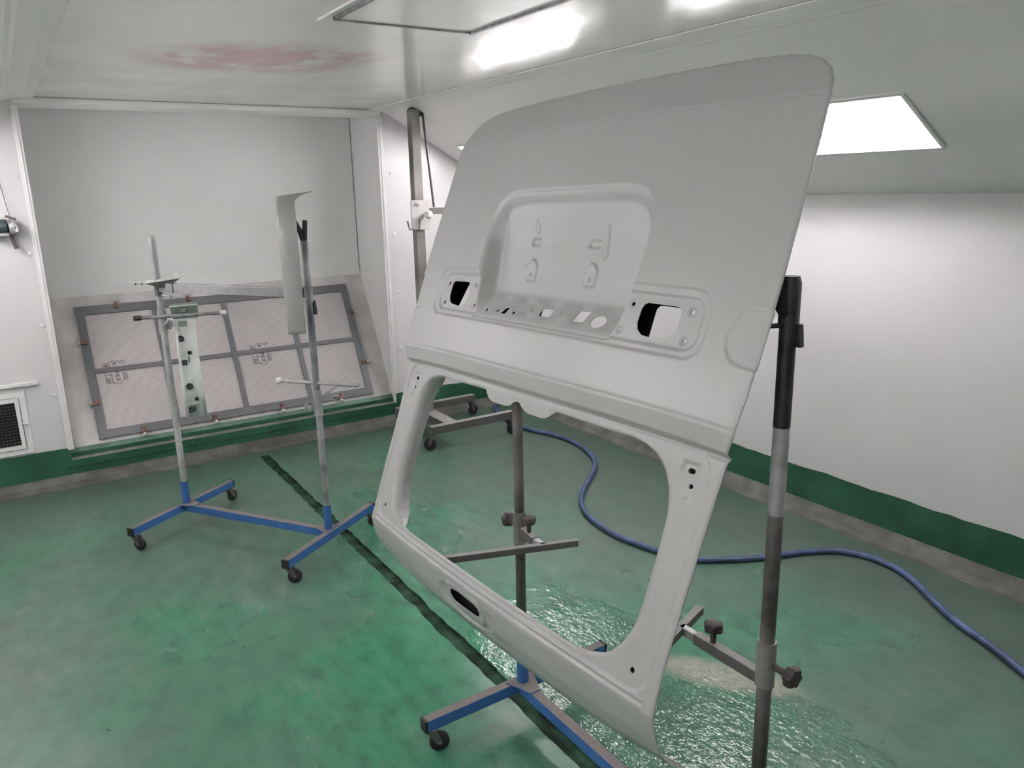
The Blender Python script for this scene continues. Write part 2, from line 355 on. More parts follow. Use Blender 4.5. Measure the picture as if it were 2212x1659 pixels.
# kerb below the filter: front, ledge, riser, sloping apron
simple('ledge_dust', (.215, .21, .195, 1), .75, var=.2, scale=7)
kerb = struct(MB().quad((AL-.03, YB-.001, 0), (AR+.01, YB-.001, 0), (AR+.01, YB-.001, .134), (AL-.03, YB-.001, .134)).build('baseboard_back', 'green_paint'))
MB().box(AL-.03, AR+.01, YB-.003, YB-.0015, .086, .089).build('kerb_seam', 'gutter', kerb)
for x in (.32, .80, 1.30, 1.80):
    MB().lathe((x, YB-.001, .106), (0, -1, 0), [(0, .010), (.004, .010), (.007, .006)], 8).build('bolt', 'green_paint', kerb, smooth=SM)
MB().quad((AL, YB-.001, .134), (AR, YB-.001, .134), (AR, YB+.052, .136), (AL, YB+.052, .136)).build('ledge', 'ledge_dust', kerb)
MB().quad((AL, YB+.052, .134), (AR, YB+.052, .134), (AR, YB+.052, .162), (AL, YB+.052, .162)).build('riser', 'green_paint', kerb)
MB().quad((AL, YB+.052, .162), (AR, YB+.052, .162), (AR, YB+.085, .200), (AL, YB+.085, .200)).build('apron', 'green_dusty', kerb)
# dusty coved strip along the floor
i = 6
for a, b_, nrm in (((XR, YF), (XR, YB), (-1, 0)), ((XL, YB), (XR, YB), (0, -1)), ((XL, YF), (XL, YB), (1, 0))):
    mb = MB(); pr = [(0, .050), (.012, .046), (.045, .016), (.085, .0015), (.11, .0005)]
    for (d0, z0), (d1, z1) in zip(pr[:-1], pr[1:]):
        mb.quad((a[0]+nrm[0]*(d0+.002), a[1]+nrm[1]*(d0+.002), z0), (b_[0]+nrm[0]*(d0+.002), b_[1]+nrm[1]*(d0+.002), z0), (b_[0]+nrm[0]*d1, b_[1]+nrm[1]*d1, z1), (a[0]+nrm[0]*d1, a[1]+nrm[1]*d1, z1))
    struct(mb.build('trim_%d' % i, 'dust_grey', smooth=True)); i += 1

# ------------------------------------------------------------------ light boxes in the slopes
def light_box(y0, y1, mir, label):
    f = (lambda p: Vector(mirror_x(p))) if mir else (lambda p: p)
    L = thing('booth_light', label, 'light', 'fluorescent light boxes in the slopes')
    D = -.075; b = MB()
    b.quad(*[f(sp(t, y, D)) for t, y in ((T0, y0), (T1, y0), (T1, y1), (T0, y1))])
    for (t, y), (t2, y2) in (((T0, y0), (T1, y0)), ((T1, y0), (T1, y1)), ((T1, y1), (T0, y1)), ((T0, y1), (T0, y0))):
        b.quad(f(sp(t, y, 0)), f(sp(t2, y2, 0)), f(sp(t2, y2, D)), f(sp(t, y, D)))
    b.build('tray', 'tray_white', L)
    for k in (.30, .62):
        tt = T0+(T1-T0)*k
        MB().tube([f(sp(tt, y, -.035)) for y in (y0+.03, y1-.03)], .016, 8).build('tube', 'tube_glow', L, smooth=SM)
    wd = .014
    for (t, y), (t2, y2) in (((T0, y0), (T1, y0)), ((T1, y0), (T1, y1)), ((T1, y1), (T0, y1)), ((T0, y1), (T0, y0))):
        MB().bar(f(sp(t, y, .003)), f(sp(t2, y2, .003)), wd, .008, f(sp(0, 0, 1))-f(sp(0, 0, 0))).build('frame_strip', 'frame_white', L)
    tt = T0+(T1-T0)*.76
    MB().bar(f(sp(tt, y0, -.006)), f(sp(tt, y1, -.006)), .003, .003).build('pane_joint', 'steel_grey', L)
    MB().quad(*[f(sp(t, y, -.004)) for t, y in ((T0+.007, y0+.007), (T1-.007, y0+.007), (T1-.007, y1-.007), (T0+.007, y1-.007))]).build('pane', 'light_pane', L)
    return base(L, f(sp((T0+T1)/2, (y0+y1)/2, D)))
light_box(*BOXES[1], False, 'bright twin-tube light box in the right slope beside the tailgate')
light_box(*BOXES[2], False, 'twin-tube light box in the right slope mostly hidden behind the tailgate')
light_box(*BOXES[0], False, 'twin-tube light box in the right slope, outside the picture')
for i_, bx in enumerate(BOXES): light_box(*bx, True, ('nearest', 'middle', 'farthest')[i_]+' twin-tube light box in the left slope, outside the picture')
# ------------------------------------------------------------------ ceiling hatch
hx0, hx1, hy0, hy1 = .947, 1.437, 1.25, 2.443
H = thing('ceiling_hatch', 'flush rectangular hatch with grey edge strips in the ceiling', 'hatch')
MB().box(hx0+.014, hx1-.014, hy0+.014, hy1-.014, ZC-.006, ZC-.001).build('panel', 'ceiling_white', H)
for x0, x1, y0, y1, dz in ((hx0, hx1, hy1-.012, hy1, .010), (hx0, hx1, hy0, hy0+.012, .010), (hx1-.012, hx1, hy0, hy1, .012), (hx0, hx0+.010, hy0, hy1, .008)):
    MB().box(x0, x1, y0, y1, ZC-dz, ZC-.0005).build('edge_strip', 'steel_grey', H)
MB().box(hx0-.040, hx0-.030, hy0, hy1+.04, ZC-.008, ZC-.0005).build('side_rail', 'frame_white', H, bevel=.003)
base(H, ((hx0+hx1)/2, (hy0+hy1)/2, ZC))

# ------------------------------------------------------------------ exhaust filter in the alcove
FD = Vector((0, -.44, -.82)).normalized(); FN = Vector((0, FD.z, -FD.y)); FO = Vector((0, YA, 1.02))
def fp(x, s, d=0.): return FO+Vector((x, 0, 0))+FD*s+FN*d
MB().quad(fp(AL, 0), fp(AR, 0), fp(AR, .952), fp(AL, .952)).build('surround_sheet', 'galv', bpy.data.objects['wall_alcove'])
F = thing('exhaust_filter', 'grey framed exhaust filter with white mat, leaning in the alcove', 'filter')
fx = (.300, 2.045); fs = (.084, .926); ix = (.347, 2.000); isx = (.140, .874)
def fbar(x0, x1, s0, s1, d0, d1):
    b = MB(); b.add([fp(x, s, d) for d in (d0, d1) for x, s in ((x0, s0), (x1, s0), (x1, s1), (x0, s1))],
                    [(3, 2, 1, 0), (4, 5, 6, 7), (0, 1, 5, 4), (1, 2, 6, 5), (2, 3, 7, 6), (3, 0, 4, 7)]); return b
for a in ((fx[0], fx[1], fs[0], isx[0]), (fx[0], fx[1], isx[1], fs[1]), (fx[0], ix[0], isx[0], isx[1]), (ix[1], fx[1], isx[0], isx[1])):
    fbar(*a, .001, .022).build('frame_rail', 'filter_frame', F)
for x in (.746, 1.170, 1.600): fbar(x-.0155, x+.0155, isx[0], isx[1], .012, .0205).build('upright_bar', 'filter_frame', F)
xs = [ix[0], .7305, .7615, 1.1545, 1.1855, 1.5845, 1.6155, ix[1]]
for k in range(4): fbar(xs[2*k], xs[2*k+1], .492, .520, .012, .0205).build('cross_bar', 'filter_frame', F)
cols = [(ix[0], .746), (.746, 1.170), (1.170, 1.600), (1.600, ix[1])]
for c0, c1 in cols:
    for s0, s1 in ((isx[0], .506), (.506, isx[1])): fbar(c0, c1, s0, s1, .002, .010).build('filter_mat', 'filter_mat', F)
# retaining clips
for x, s, k in ((.530, .084, 0), (.955, .082, 0), (1.375, .082, 0), (2.045, .310, 1), (2.045, .690, 1), (.300, .320, 2), (.303, .705, 2), (.545, .928, 3), (.965, .926, 3), (1.392, .926, 3), (1.80, .924, 3)):
    dx, ds = ((0, 1), (-1, 0), (1, 0), (0, -1))[k]
    c = MB().bar(fp(x-dx*.018, s-ds*.018, .028), fp(x+dx*.030, s+ds*.030, .028), .020, .006, FN)
    c.bar(fp(x+dx*.026-ds*.012, s+ds*.026+dx*.012, .030), fp(x+dx*.026+ds*.012, s+ds*.026-dx*.012, .030), .010, .012, FN)
    cl = c.build('retaining_clip', 'clip_rust', F)
    kn = MB().lathe(fp(x-dx*.016, s-ds*.016, .022), FN, [(0, .013), (.014, .012), (.022, .006)], 10).bar(fp(x-dx*.022-ds*.03, s-ds*.022-dx*.03, .026), fp(x-dx*.022+ds*.026, s-ds*.022+dx*.026, .026), .006, .006, FN)
    kn.build('wing_nut', 'clip_white', cl, smooth=SM)
# printed marks on the mat
def glyph(ch, cx, cs, size, parent):
    cu = bpy.data.curves.new('glyph', 'FONT'); cu.body = ch; cu.size = size; cu.align_x = 'CENTER'; cu.align_y = 'CENTER'; cu.offset = .0012
    to = bpy.data.objects.new('glyph', cu); COL.objects.link(to); dg = bpy.context.evaluated_depsgraph_get(); me = bpy.data.meshes.new_from_object(to.evaluated_get(dg))
    bpy.data.objects.remove(to); bpy.data.curves.remove(cu)
    g = bpy.data.objects.new('printed_letter', me); COL.objects.link(g); me.materials.clear(); me.materials.append(MAT['print_ink']); g.parent = parent
    ux, uy = FD, Vector((1, 0, 0))                 # letters turned a quarter clockwise: text runs down the mat
    q = Matrix((ux, uy, ux.cross(uy))).transposed().to_4x4(); q.translation = fp(cx, cs, .0108); g.matrix_world = q
    return g
def stroke(b, pts, wd=.0035):
    for (x0, s0), (x1, s1) in zip(pts[:-1], pts[1:]):
        a, c = fp(x0, s0, .0106), fp(x1, s1, .0106); d = (c-a).normalized(); n = d.cross(FN)*wd/2
        b.quad(a-n, c-n, c+n, a+n)
for lx in (.452, 1.336):
    mats = [o for o in F.children if o.name.startswith('filter_mat')]
    par = mats[0 if lx < 1 else 4]
    for ch, ds, dx in (('A', .468, .004), ('D', .527, .010), ('E', .549, .010), ('X', .574, .011)): glyph(ch, lx+dx, ds, .030, par)
    b = MB()
    stroke(b, [(lx-.020, .460), (lx-.005, .450), (lx+.018, .452), (lx+.052, .474), (lx+.062, .458), (lx+.044, .452), (lx+.040, .458)])
    stroke(b, [(lx-.022, .530), (lx-.020, .588), (lx-.002, .600), (lx+.020, .602), (lx+.036, .588), (lx+.034, .576)])
    stroke(b, [(lx-.058, .465), (lx-.026, .462), (lx-.024, .488), (lx-.058, .490), (lx-.058, .465)]); stroke(b, [(lx-.052, .470), (lx-.034, .486)], .006); stroke(b, [(lx-.034, .470), (lx-.050, .486)], .006)
    stroke(b, [(lx-.056, .530), (lx-.054, .590), (lx-.004, .592)]); stroke(b, [(lx+.040, .528), (lx+.042, .578), (lx+.064, .578), (lx+.062, .528)])
    for k in range(4):
        stroke(b, [(lx+.046, .533+k*.012), (lx+.058, .535+k*.012)], .0045); stroke(b, [(lx+.050, .530+k*.012), (lx+.050, .538+k*.012)], .003)
    for k in range(3):
        stroke(b, [(lx-.050+k*.014, .556), (lx-.048+k*.014, .584)], .004); stroke(b, [(lx-.050, .562+k*.010), (lx-.030, .561+k*.010)], .004)
        stroke(b, [(lx-.046+k*.012, .536), (lx-.040+k*.012, .546)], .005)
    b.build('printed_mark', 'print_ink', par)['kind'] = 'stuff'
base(F, fp(1.17, .93))

# ------------------------------------------------------------------ vent with hinged grille door on the left pier
VT = thing('wall_vent', 'white wall vent with black mesh door at the foot of the left pier', 'vent')
vx0, vx1, vz0, vz1 = -.46, -.030, .220, .575
for a in ((vx0, vx1, .545, vz1), (vx0, vx1, vz0, .249), (-.062, vx1, .249, .545), (vx0, vx0+.032, .249, .545)):
    MB().box(a[0], a[1], YB-.012, YB, a[2], a[3]).build('frame_strip', 'frame_white', VT, bevel=.002)
dr = thing('d', 'x', 'x'); bpy.data.objects.remove(dr)
door = MB()
for a in ((vx0+.035, -.065, .521, .542), (vx0+.035, -.065, .252, .272), (-.085, -.065, .272, .521), (vx0+.035, vx0+.055, .272, .521)): door.box(a[0], a[1], YB-.018, YB-.004, a[2], a[3])
door = door.build('door', 'frame_white', VT, bevel=.0015)
MB().quad((vx0+.05, YB-.003, .265), (-.08, YB-.003, .265), (-.08, YB-.003, .53), (vx0+.05, YB-.003, .53)).build('backing', 'grille_black', VT)
b = MB()
for k in range(15): z = .276+k*.0172; b.bar((vx0+.05, YB-.010, z), (-.08, YB-.010, z), .0022, .0022)
for k in range(18): x = vx0+.06+k*.0178; b.bar((x, YB-.008, .268), (x, YB-.008, .526), .0018, .0018, (0, 1, 0))
b.build('wire_mesh', 'pole_dark', door)
MB().bar((-.075, YB-.024, .402), (-.046, YB-.024, .396), .009, .006).lathe((-.046, YB-.012, .396), (0, -1, 0), [(0, .008), (.012, .008), (.016, .004)], 10).build('latch', 'frame_white', VT, smooth=SM)
MB().box(vx0, .042, YB-.022, YB-.004, .605, .625).box(-.022, .0, YB-.030, YB-.022, .604, .626).build('top_rail', 'frame_white', VT, bevel=.002)
base(VT, (-.25, YB, vz0))
# ------------------------------------------------------------------ hand tool hanging on a cord at the left edge
G = thing('hanging_tool', 'small teal grey drum-shaped tool hanging on a cord on the left pier', 'tool')
MB().lathe((.030, 4.905, 1.466), (-1, 0, 0), [(0, .030), (.006, .038), (.075, .038), (.082, .034)], 22).build('drum', 'teal_metal', G, smooth=SM)
MB().box(-.050, .030, 4.868, 4.940, 1.418, 1.434).build('pale_plate', 'pole_light', G, bevel=.002)
MB().lathe((.034, 4.905, 1.460), (1, 0, 0), [(0, .038), (.012, .044), (.026, .044), (.034, .034)], 20).build('head', 'steel_grey', G, smooth=SM)
MB().bar((.058, 4.872, 1.475), (.070, 4.872, 1.447), .010, .014).bar((.060, 4.868, 1.449), (.070, 4.868, 1.440), .008, .010).build('bright_badge', 'white_ball', G)
MB().bar((.026, 4.905, 1.519), (.070, 4.90, 1.501), .012, .012).build('top_lever', 'cord_dark', G, bevel=.002)
MB().tube([(.038, 4.905, 1.424), (.044, 4.903, 1.385), (.052, 4.900, 1.350)], [.009, .010, .011], 10).build('handle', 'cord_dark', G, smooth=SM)
MB().tube([(.046, 4.905, 1.512), (.040, 4.92, 1.56), (.028, 4.945, 1.68), (.022, 4.9485, 1.80)], .0016, 6).build('cord', 'cord_dark', G)
MB().box(.016, .030, 4.938, 4.9495, 1.44, 1.48).build('wall_bracket', 'steel_grey', G)
MB().lathe((.022, YB, 1.80), (0, -1, 0), [(0, .006), (.008, .005)], 8).build('wall_peg', 'steel_grey', G)
base(G, (.0, 4.905, 1.42))

# ================================================================== stands
def star_knob(c, ax, r, parent, mat='knob_brown', stem=.02):
    return MB().lathe(c, ax, [(-stem, r*.3), (0, r*.32), (.004, r*.62), (.008, r*.95), (.020, r), (.026, r*.85), (.028, r*.45)], 36, 6, .10).build('knob', mat, parent, smooth=SM)
def caster(c, ang, parent, zt=.078, r=.030):
    # swivel caster: plate, fork cheeks, wheel; ang = trailing direction
    d = Vector((math.cos(ang), math.sin(ang), 0)); sd = Vector((-d.y, d.x, 0)); c = Vector((c[0], c[1], 0)); w = c+d*.020+Vector((0, 0, r))
    b = MB().lathe(c+Vector((0, 0, zt)), (0, 0, -1), [(-.001, .020), (.004, .020), (.010, .016), (.014, .016)], 14)
    for s_ in (-1, 1):
        o_ = sd*s_*.0145
        b.prism([c+o_-d*.014+Vector((0, 0, zt-.010)), c+o_+d*.016+Vector((0, 0, zt-.010)), w+o_+d*.009, w+o_-Vector((0, 0, .008)), w+o_-d*.009], sd*.002)
    b.tube([w-sd*.018, w+sd*.018], .004, 8)
    k = b.build('caster', 'trolley_steel', parent)
    MB().lathe(w-sd*.011, sd, [(0, r*.55), (.001, r*.86), (.004, r*.99), (.018, r*.99), (.021, r*.86), (.022, r*.55)], 22).build('wheel', 'rubber', k, smooth=SM)
    return k
def stand(name, label, P1, P2, half, pole_mats, tops, casters_ang, zt=.115):
    T = thing(name, label, 'stand'); p1 = Vector((*P1, 0)); p2 = Vector((*P2, 0)); d = (p2-p1).normalized(); cr = Vector((-d.y, d.x, 0))
    if cr.x < 0: cr = -cr
    Z = Vector((0, 0, zt-.019))
    MB().bar(p1+d*.0155+Z, p2-d*.0155+Z, .032, .037).build('base_beam', 'blue_beam', T, bevel=.002)
    n = 0
    for p, pm, tp, sg in ((p1, pole_mats[0], tops[0], 1), (p2, pole_mats[1], tops[1], -1)):
        cb = MB().bar(p-cr*half+Z, p+cr*half+Z, .031, .037).build('crossbar', 'blue_beam', T, bevel=.002)
        for e in (-1, 1):
            MB().bar(p+cr*e*(half-.002)+Z, p+cr*e*(half+.006)+Z, .033, .039).build('end_cap', 'rubber', cb)
            caster((p+cr*e*(half-.022))[:2], casters_ang[n], T); n += 1
        # gusset plate, tapered, then socket and pole
        MB().prism([p-cr*.05-d*sg*.004+Vector((0, 0, zt)), p+cr*.05-d*sg*.004+Vector((0, 0, zt)), p+cr*.018+d*sg*.085+Vector((0, 0, zt)), p-cr*.018+d*sg*.085+Vector((0, 0, zt))], (0, 0, .003)).build('gusset', 'blue_beam', T)
        q = p+d*sg*.016
        MB().tube([q+Vector((0, 0, zt+.003)), q+Vector((0, 0, .232))], .0185, 20).build('socket', 'blue_beam', T, smooth=SM)
        MB().tube([q+Vector((0, 0, .20)), q+Vector((0, 0, tp))], .0150, 20).build('pole', pm, T, smooth=SM)
    return T, d, cr
def collar(T, p, z0, z1, mat, r=.0195):
    return MB().tube([(p[0], p[1], z0), (p[0], p[1], z1)], r, 20).build('collar', mat, T, smooth=SM)

# --- rack with the two small parts -------------------------------------------------
R1, R2 = (.562, 3.937), (1.057, 3.200)
RK, rd, rc = stand('part_rack', 'two-pole parts rack on blue wheeled base, standing by the exhaust filter', R1, R2, .325, ('pole_light', 'pole_mixed'), (1.425, 1.41), (-.9, .6, -.4, .3))
rp1 = Vector((*R1, 0))+rd*.016; rp2 = Vector((*R2, 0))-rd*.016
# top rail between the poles, with its collars, locking pins
MB().bar(rp1+rd*.018+Vector((0, 0, 1.192)), rp2-rd*.018+Vector((0, 0, 1.192)), .030, .040).build('top_rail', 'rail_grey', RK, bevel=.002)
for p, sg in ((rp1, 1), (rp2, -1)):
    collar(RK, p, 1.150, 1.225, 'pole_mixed', .018)
    MB().tube([p+rd*sg*.014+Vector((0, 0, 1.155)), p+rd*sg*.075+Vector((0, 0, 1.150))], .005, 8).build('locking_pin', 'steel_grey', RK)
    MB().box(p.x+rd.x*sg*.10-.011, p.x+rd.x*sg*.10+.011, p.y+rd.y*sg*.10-.016, p.y+rd.y*sg*.10+.016, 1.171, 1.213).build('rail_band', 'knob_brown' if sg > 0 else 'collar_grey', RK)
MB().bar(rp2+Vector((.017, -.008, 1.160)), rp2+Vector((.021, -.010, 1.10)), .010, .014, (1, 0, 0)).build('lever', 'black_plastic', RK, bevel=.002)
# left arm that carries the bracket
collar(RK, rp1, .975, 1.085, 'pole_light')
ad = Vector((.971, -.243, 0)).normalized(); ac = rp1+Vector((0, 0, 1.062))-Vector((ad.y, -ad.x, 0))*(-.026)
ac = rp1+Vector((-ad.y, ad.x, 0))*(-.030)+Vector((0, 0, 1.058))
am = MB().tube([ac-ad*.095, ac+ad*.265], .0085, 10).build('arm', 'steel_grey', RK, smooth=SM)
MB().tube([ac-ad*.118, ac-ad*.085], .0115, 10).build('arm_cap', 'knob_brown', am, smooth=SM)
MB().tube([ac+ad*.258, ac+ad*.285], .011, 10).build('arm_cap', 'white_ball', am, smooth=SM)
star_knob(rp1+Vector((.012, -.030, 1.020)), (.35, -.94, 0), .022, RK, 'steel_grey', .014)
# right arm lower down, white ball at its end, braced
collar(RK, rp2, .655, .770, 'pole_light')
ar0, ar1 = Vector((.895, 3.295, .805)), Vector((1.155, 3.020, .797)); off = Vector((.030, .045, 0))
arm = MB().tube([ar0+off, ar1+off], .0080, 10).build('arm', 'pole_light', RK, smooth=SM)
MB().lathe(ar0+off-(ar1-ar0).normalized()*.014, (ar1-ar0), [(0, .004), (.003, .012), (.012, .016), (.022, .012), (.026, .006)], 14).build('ball_end', 'white_ball', arm, smooth=SM)
MB().bar(rp2+Vector((.016, -.010, .735)), ar0.lerp(ar1, .74)+off, .014, .010).build('brace', 'pole_light', RK)
star_knob(rp2+Vector((-.034, -.004, .700)), (-.80, -.60, 0), .020, RK, 'steel_grey', .012)
MB().lathe(rp2+Vector((.060, -.060, .735)), (0, 0, 1), [(0, .010), (.008, .016), (.016, .013), (.020, .006)], 12).build('wing_nut', 'collar_grey', RK, smooth=SM)
# black rubber V fork on the right pole
vf = MB(); c0 = rp2+Vector((0, 0, 1.375)); vr = Vector((.950, -.311, 0))
vf.tube([c0+vr*.004, c0-vr*.012+Vector((0, 0, .07)), c0-vr*.046+Vector((0, 0, .145))], [.0115, .0115, .010], 12)
vf.tube([c0+Vector((0, 0, .03)), c0+vr*.006+Vector((0, 0, .075)), c0+vr*.010+Vector((0, 0, .118))], [.012, .0105, .0095], 12)
vf.build('rubber_fork', 'rubber', RK, smooth=SM)
base(RK, ((R1[0]+R2[0])/2, (R1[1]+R2[1])/2, 0))

# --- curved trim strip hanging on the fork ----------------------------------------
vd = Vector((.3113, .9503, 0)); vr = Vector((.9503, -.3113, 0))       # away from / across the view of the rack
so = Vector((1.051, 3.209, 0))+vd*(-.045)+vr*.006
prof = [(1.030, 0.), (1.10, -.004), (1.22, -.008), (1.34, -.009), (1.42, -.006), (1.470, .002), (1.510, .018), (1.545, .044), (1.570, .080), (1.586, .125), (1.592, .165)]
b = MB(); n = 9
zz = [p[0] for p in prof]; rows = []
for k in range(46):
    t_ = k/45; z = float(np.interp(t_, np.linspace(0, 1, len(prof)), zz)); dd = float(np.interp(t_, np.linspace(0, 1, len(prof)), [p[1] for p in prof]))
    x0 = -.106-.004*math.sin(t_*3); x1 = -.034
    if z > 1.545: x0 -= .0; 
    row = []
    for i in range(n+1):
        f = i/n; x = x0+(x1-x0)*f; crown = -.010*(1-(2*f-1)**2)
        ext = max(0, t_-.80)/.20                  # the upper end flares and sweeps to the right
        row.append(so+vr*(x+ext**1.5*(.002+.075*f))+vd*(dd+crown*(1-ext*.4))+Vector((0, 0, z+ext*.018*f)))
    rows.append(row)
for k in range(45):
    for i in range(n): b.quad(rows[k][i], rows[k][i+1], rows[k+1][i+1], rows[k+1][i])
me = b.build('trim_strip', 'silver_paint', None, smooth=True)
bm = bmesh.new(); bm.from_mesh(me.data); bmesh.ops.remove_doubles(bm, verts=bm.verts, dist=1e-5); bm.to_mesh(me.data); bm.free()
sol = me.modifiers.new('thickness', 'SOLIDIFY'); sol.thickness = .002; sol.offset = -1
tag(me, 'long silver trim strip with a curled top, hung on the rubber fork of the rack', 'trim strip')

# --- long bracket hanging on the left arm -----------------------------------------
bd = Vector((.143, .990, 0)).normalized(); br = Vector((.990, -.143, 0)).normalized(); bo_ = Vector((.568, 3.928, 0))+bd*(-.004)
def bp(r, z, d=0.): return bo_+br*r+bd*d+Vector((0, 0, z))
BK = thing('bracket_panel', 'long pale channel bracket with black clips, hung on the left arm of the rack', 'car part')
b = MB(); L_ = [(.052, .555), (.050, .72), (.050, .90), (.052, 1.035)]; R_ = [(.150, .555), (.146, .72), (.142, .90), (.141, 1.030)]
for k in range(3):
    (x0, z0), (x1, z1) = L_[k], L_[k+1]; (u0, w0), (u1, w1) = R_[k], R_[k+1]
    for f0, f1, d0, d1 in ((0, .10, -.012, -.012), (.10, .20, -.012, .004), (.20, .62, .004, .004), (.62, .72, .004, -.006), (.72, .93, -.006, -.004), (.93, 1., -.004, -.014)):
        g = lambda x, u, f: x+(u-x)*f
        b.quad(bp(g(x0, u0, f0), g(z0, w0, f0), d0), bp(g(x0, u0, f1), g(z0, w0, f1), d1), bp(g(x1, u1, f1), g(z1, w1, f1), d1), bp(g(x1, u1, f0), g(z1, w1, f0), d0))
o = b.build('channel', 'part_white', BK, smooth=SM); o.modifiers.new('thickness', 'SOLIDIFY').thickness = .0015
b = MB(); b.quad(bp(.040, 1.096, -.02), bp(.162, 1.098, -.02), bp(.160, 1.036, .012), bp(.050, 1.036, .012)); b.quad(bp(.040, 1.096, -.02), bp(.162, 1.098, -.02), bp(.166, 1.108, .03), bp(.044, 1.106, .03))
MB().bar(bp(.038, 1.1005, -.021), bp(.164, 1.1025, -.021), .004, .004).build('flange_lip', 'part_white', BK)
o = b.build('top_flange', 'part_green', BK); o.modifiers.new('thickness', 'SOLIDIFY').thickness = .0018
MB().prism([bp(.085, 1.068, -.014), bp(.108, 1.068, -.014), bp(.108, 1.086, -.014), bp(.085, 1.086, -.014)], -bd*.008).build('boss', 'part_green', BK, bevel=.002)
MB().prism([bp(x, z, .003) for x, z in ((.070, 1.000), (.108, 1.000), (.108, 1.024), (.070, 1.024))], -bd*.004).build('window_boss', 'part_green', BK, bevel=.002)
for x, z, s_ in ((.071, .942, 0), (.076, .825, 1), (.085, .706, 0), (.079, .588, 1)):
    c = MB().lathe(bp(x, z, .004), -bd, [(0, .016), (.012, .016), (.016, .010)], 4 if s_ else 7).build('black_clip', 'black_plastic', BK)
    MB().ring(bp(x, z, -.012), -bd, .004, .0065, .002, 12).build('clip_eye', 'steel_grey', c)
for x, z in ((.102, .872), (.108, .642)): MB().prism([bp(x-.008, z-.008, -.001), bp(x+.008, z-.007, -.001), bp(x+.008, z+.008, -.001), bp(x-.008, z+.008, -.001)], -bd*.012).build('black_clip', 'black_plastic', BK, bevel=.002)
for x, z in ((.097, .838), (.098, .592)): MB().prism([bp(x-.0022, z-.013, .003), bp(x+.0022, z-.013, .003), bp(x+.0022, z+.013, .003), bp(x-.0022, z+.013, .003)], -bd*.002).build('slot', 'black_plastic', BK)
for x, z in ((.068, .985), (.116, .575)): MB().lathe(bp(x, z, .003), -bd, [(0, .0035), (.002, .0035)], 10).build('pin_hole', 'black_plastic', BK)
for z in (.858, .735, .615): MB().prism([bp(.052+.010, z, .003), bp(.122, z+.004, .003), bp(.122, z+.008, .003), bp(.062, z+.004, .003)], -bd*.004).build('rib', 'part_white', BK)
base(BK, bp(.10, .555))

# --- thin flap lying over the rail at the left pole --------------------------------
PLT = thing('flap_plate', 'thin silver flap with lugs, lying over the rack rail beside the left pole', 'car part')
def pp(r, z, d=0.): return Vector((.568, 3.928, 0))+bd*(-.06+d)+br*r+Vector((0, 0, z))
b = MB().prism([pp(-.050, 1.216), pp(.125, 1.236), pp(.125, 1.242), pp(-.050, 1.221)], bd*.10); b.build('top_sheet', 'part_white', PLT, bevel=.001)
MB().prism([pp(-.048, 1.217), pp(.10, 1.232), pp(.045, 1.195), pp(.016, 1.193)], bd*.004).build('web', 'pole_dark', PLT)
MB().prism([pp(-.092, 1.214), pp(-.050, 1.217), pp(-.050, 1.221), pp(-.092, 1.222)], bd*.018).build('tongue', 'part_white', PLT)
for x in (-.088, -.062): MB().lathe(pp(x, 1.218, -.001), -bd, [(0, .004), (.004, .004)], 10).build('rivet', 'black_plastic', PLT)
for x, h_ in ((.078, .022), (.106, .014)): MB().prism([pp(x, 1.236, .02), pp(x+.018, 1.238, .02), pp(x+.018, 1.238+h_, .02), pp(x, 1.236+h_, .02)], bd*.006).build('lug', 'part_white', PLT, bevel=.002)
base(PLT, pp(.03, 1.217))

# --- stand that carries the tailgate ----------------------------------------------
Q1, Q2 = (1.150, 1.786), (1.163, .872)
ST, sd_, sc_ = stand('tailgate_stand', 'two-pole stand with blue wheeled base, standing behind the big tailgate', Q1, Q2, .335, ('pole_dark', 'pole_dark'), (1.36, 1.33), (-.35, .5, .2, .2))
s1 = Vector((*Q1, 0))+sd_*.016; s2 = Vector((*Q2, 0))-sd_*.016
for p, sg, z0, z1, L in ((s1, 1, .585, .682, .075), (s2, -1, .612, .712, .186)):
    co = collar(ST, p, z0, z1, 'collar_grey', .0195)
    star_knob(p-sd_*sg*.046+Vector((0, 0, (z0+z1)/2+.002)), -sd_*sg, .021, ST, stem=.028)
    za = z1-.055 if sg > 0 else z1-.088
    a0 = p+sd_*sg*.015+Vector((0, 0, za)); a1 = p+sd_*sg*L+Vector((0, 0, za-.010 if sg > 0 else za))
    MB().bar(a0, a1, .022, .026).build('arm', 'trolley_steel', ST, bevel=.002)
    MB().bar(a1, a1+sd_*sg*.045, .016, .019).build('arm_slide', 'steel_grey', ST, bevel=.001)
    star_knob(a0.lerp(a1, .55 if sg > 0 else .72)+Vector((0, 0, .034)), (0, 0, 1), .020, ST, stem=.022)
    c_ = a1+sd_*sg*.045; xd = Vector((-.945, .327, 0)) if sg > 0 else Vector((-.94, -.33, 0))
    MB().bar(c_-xd*.10, c_+xd*(.285 if sg > 0 else .12), .019, .019).build('support_bar', 'trolley_steel', ST, bevel=.001)
MB().tube([s2+Vector((0, 0, .985)), s2+Vector((0, 0, 1.165))], .0154, 20).build('overspray_band', 'collar_light', ST, smooth=SM)
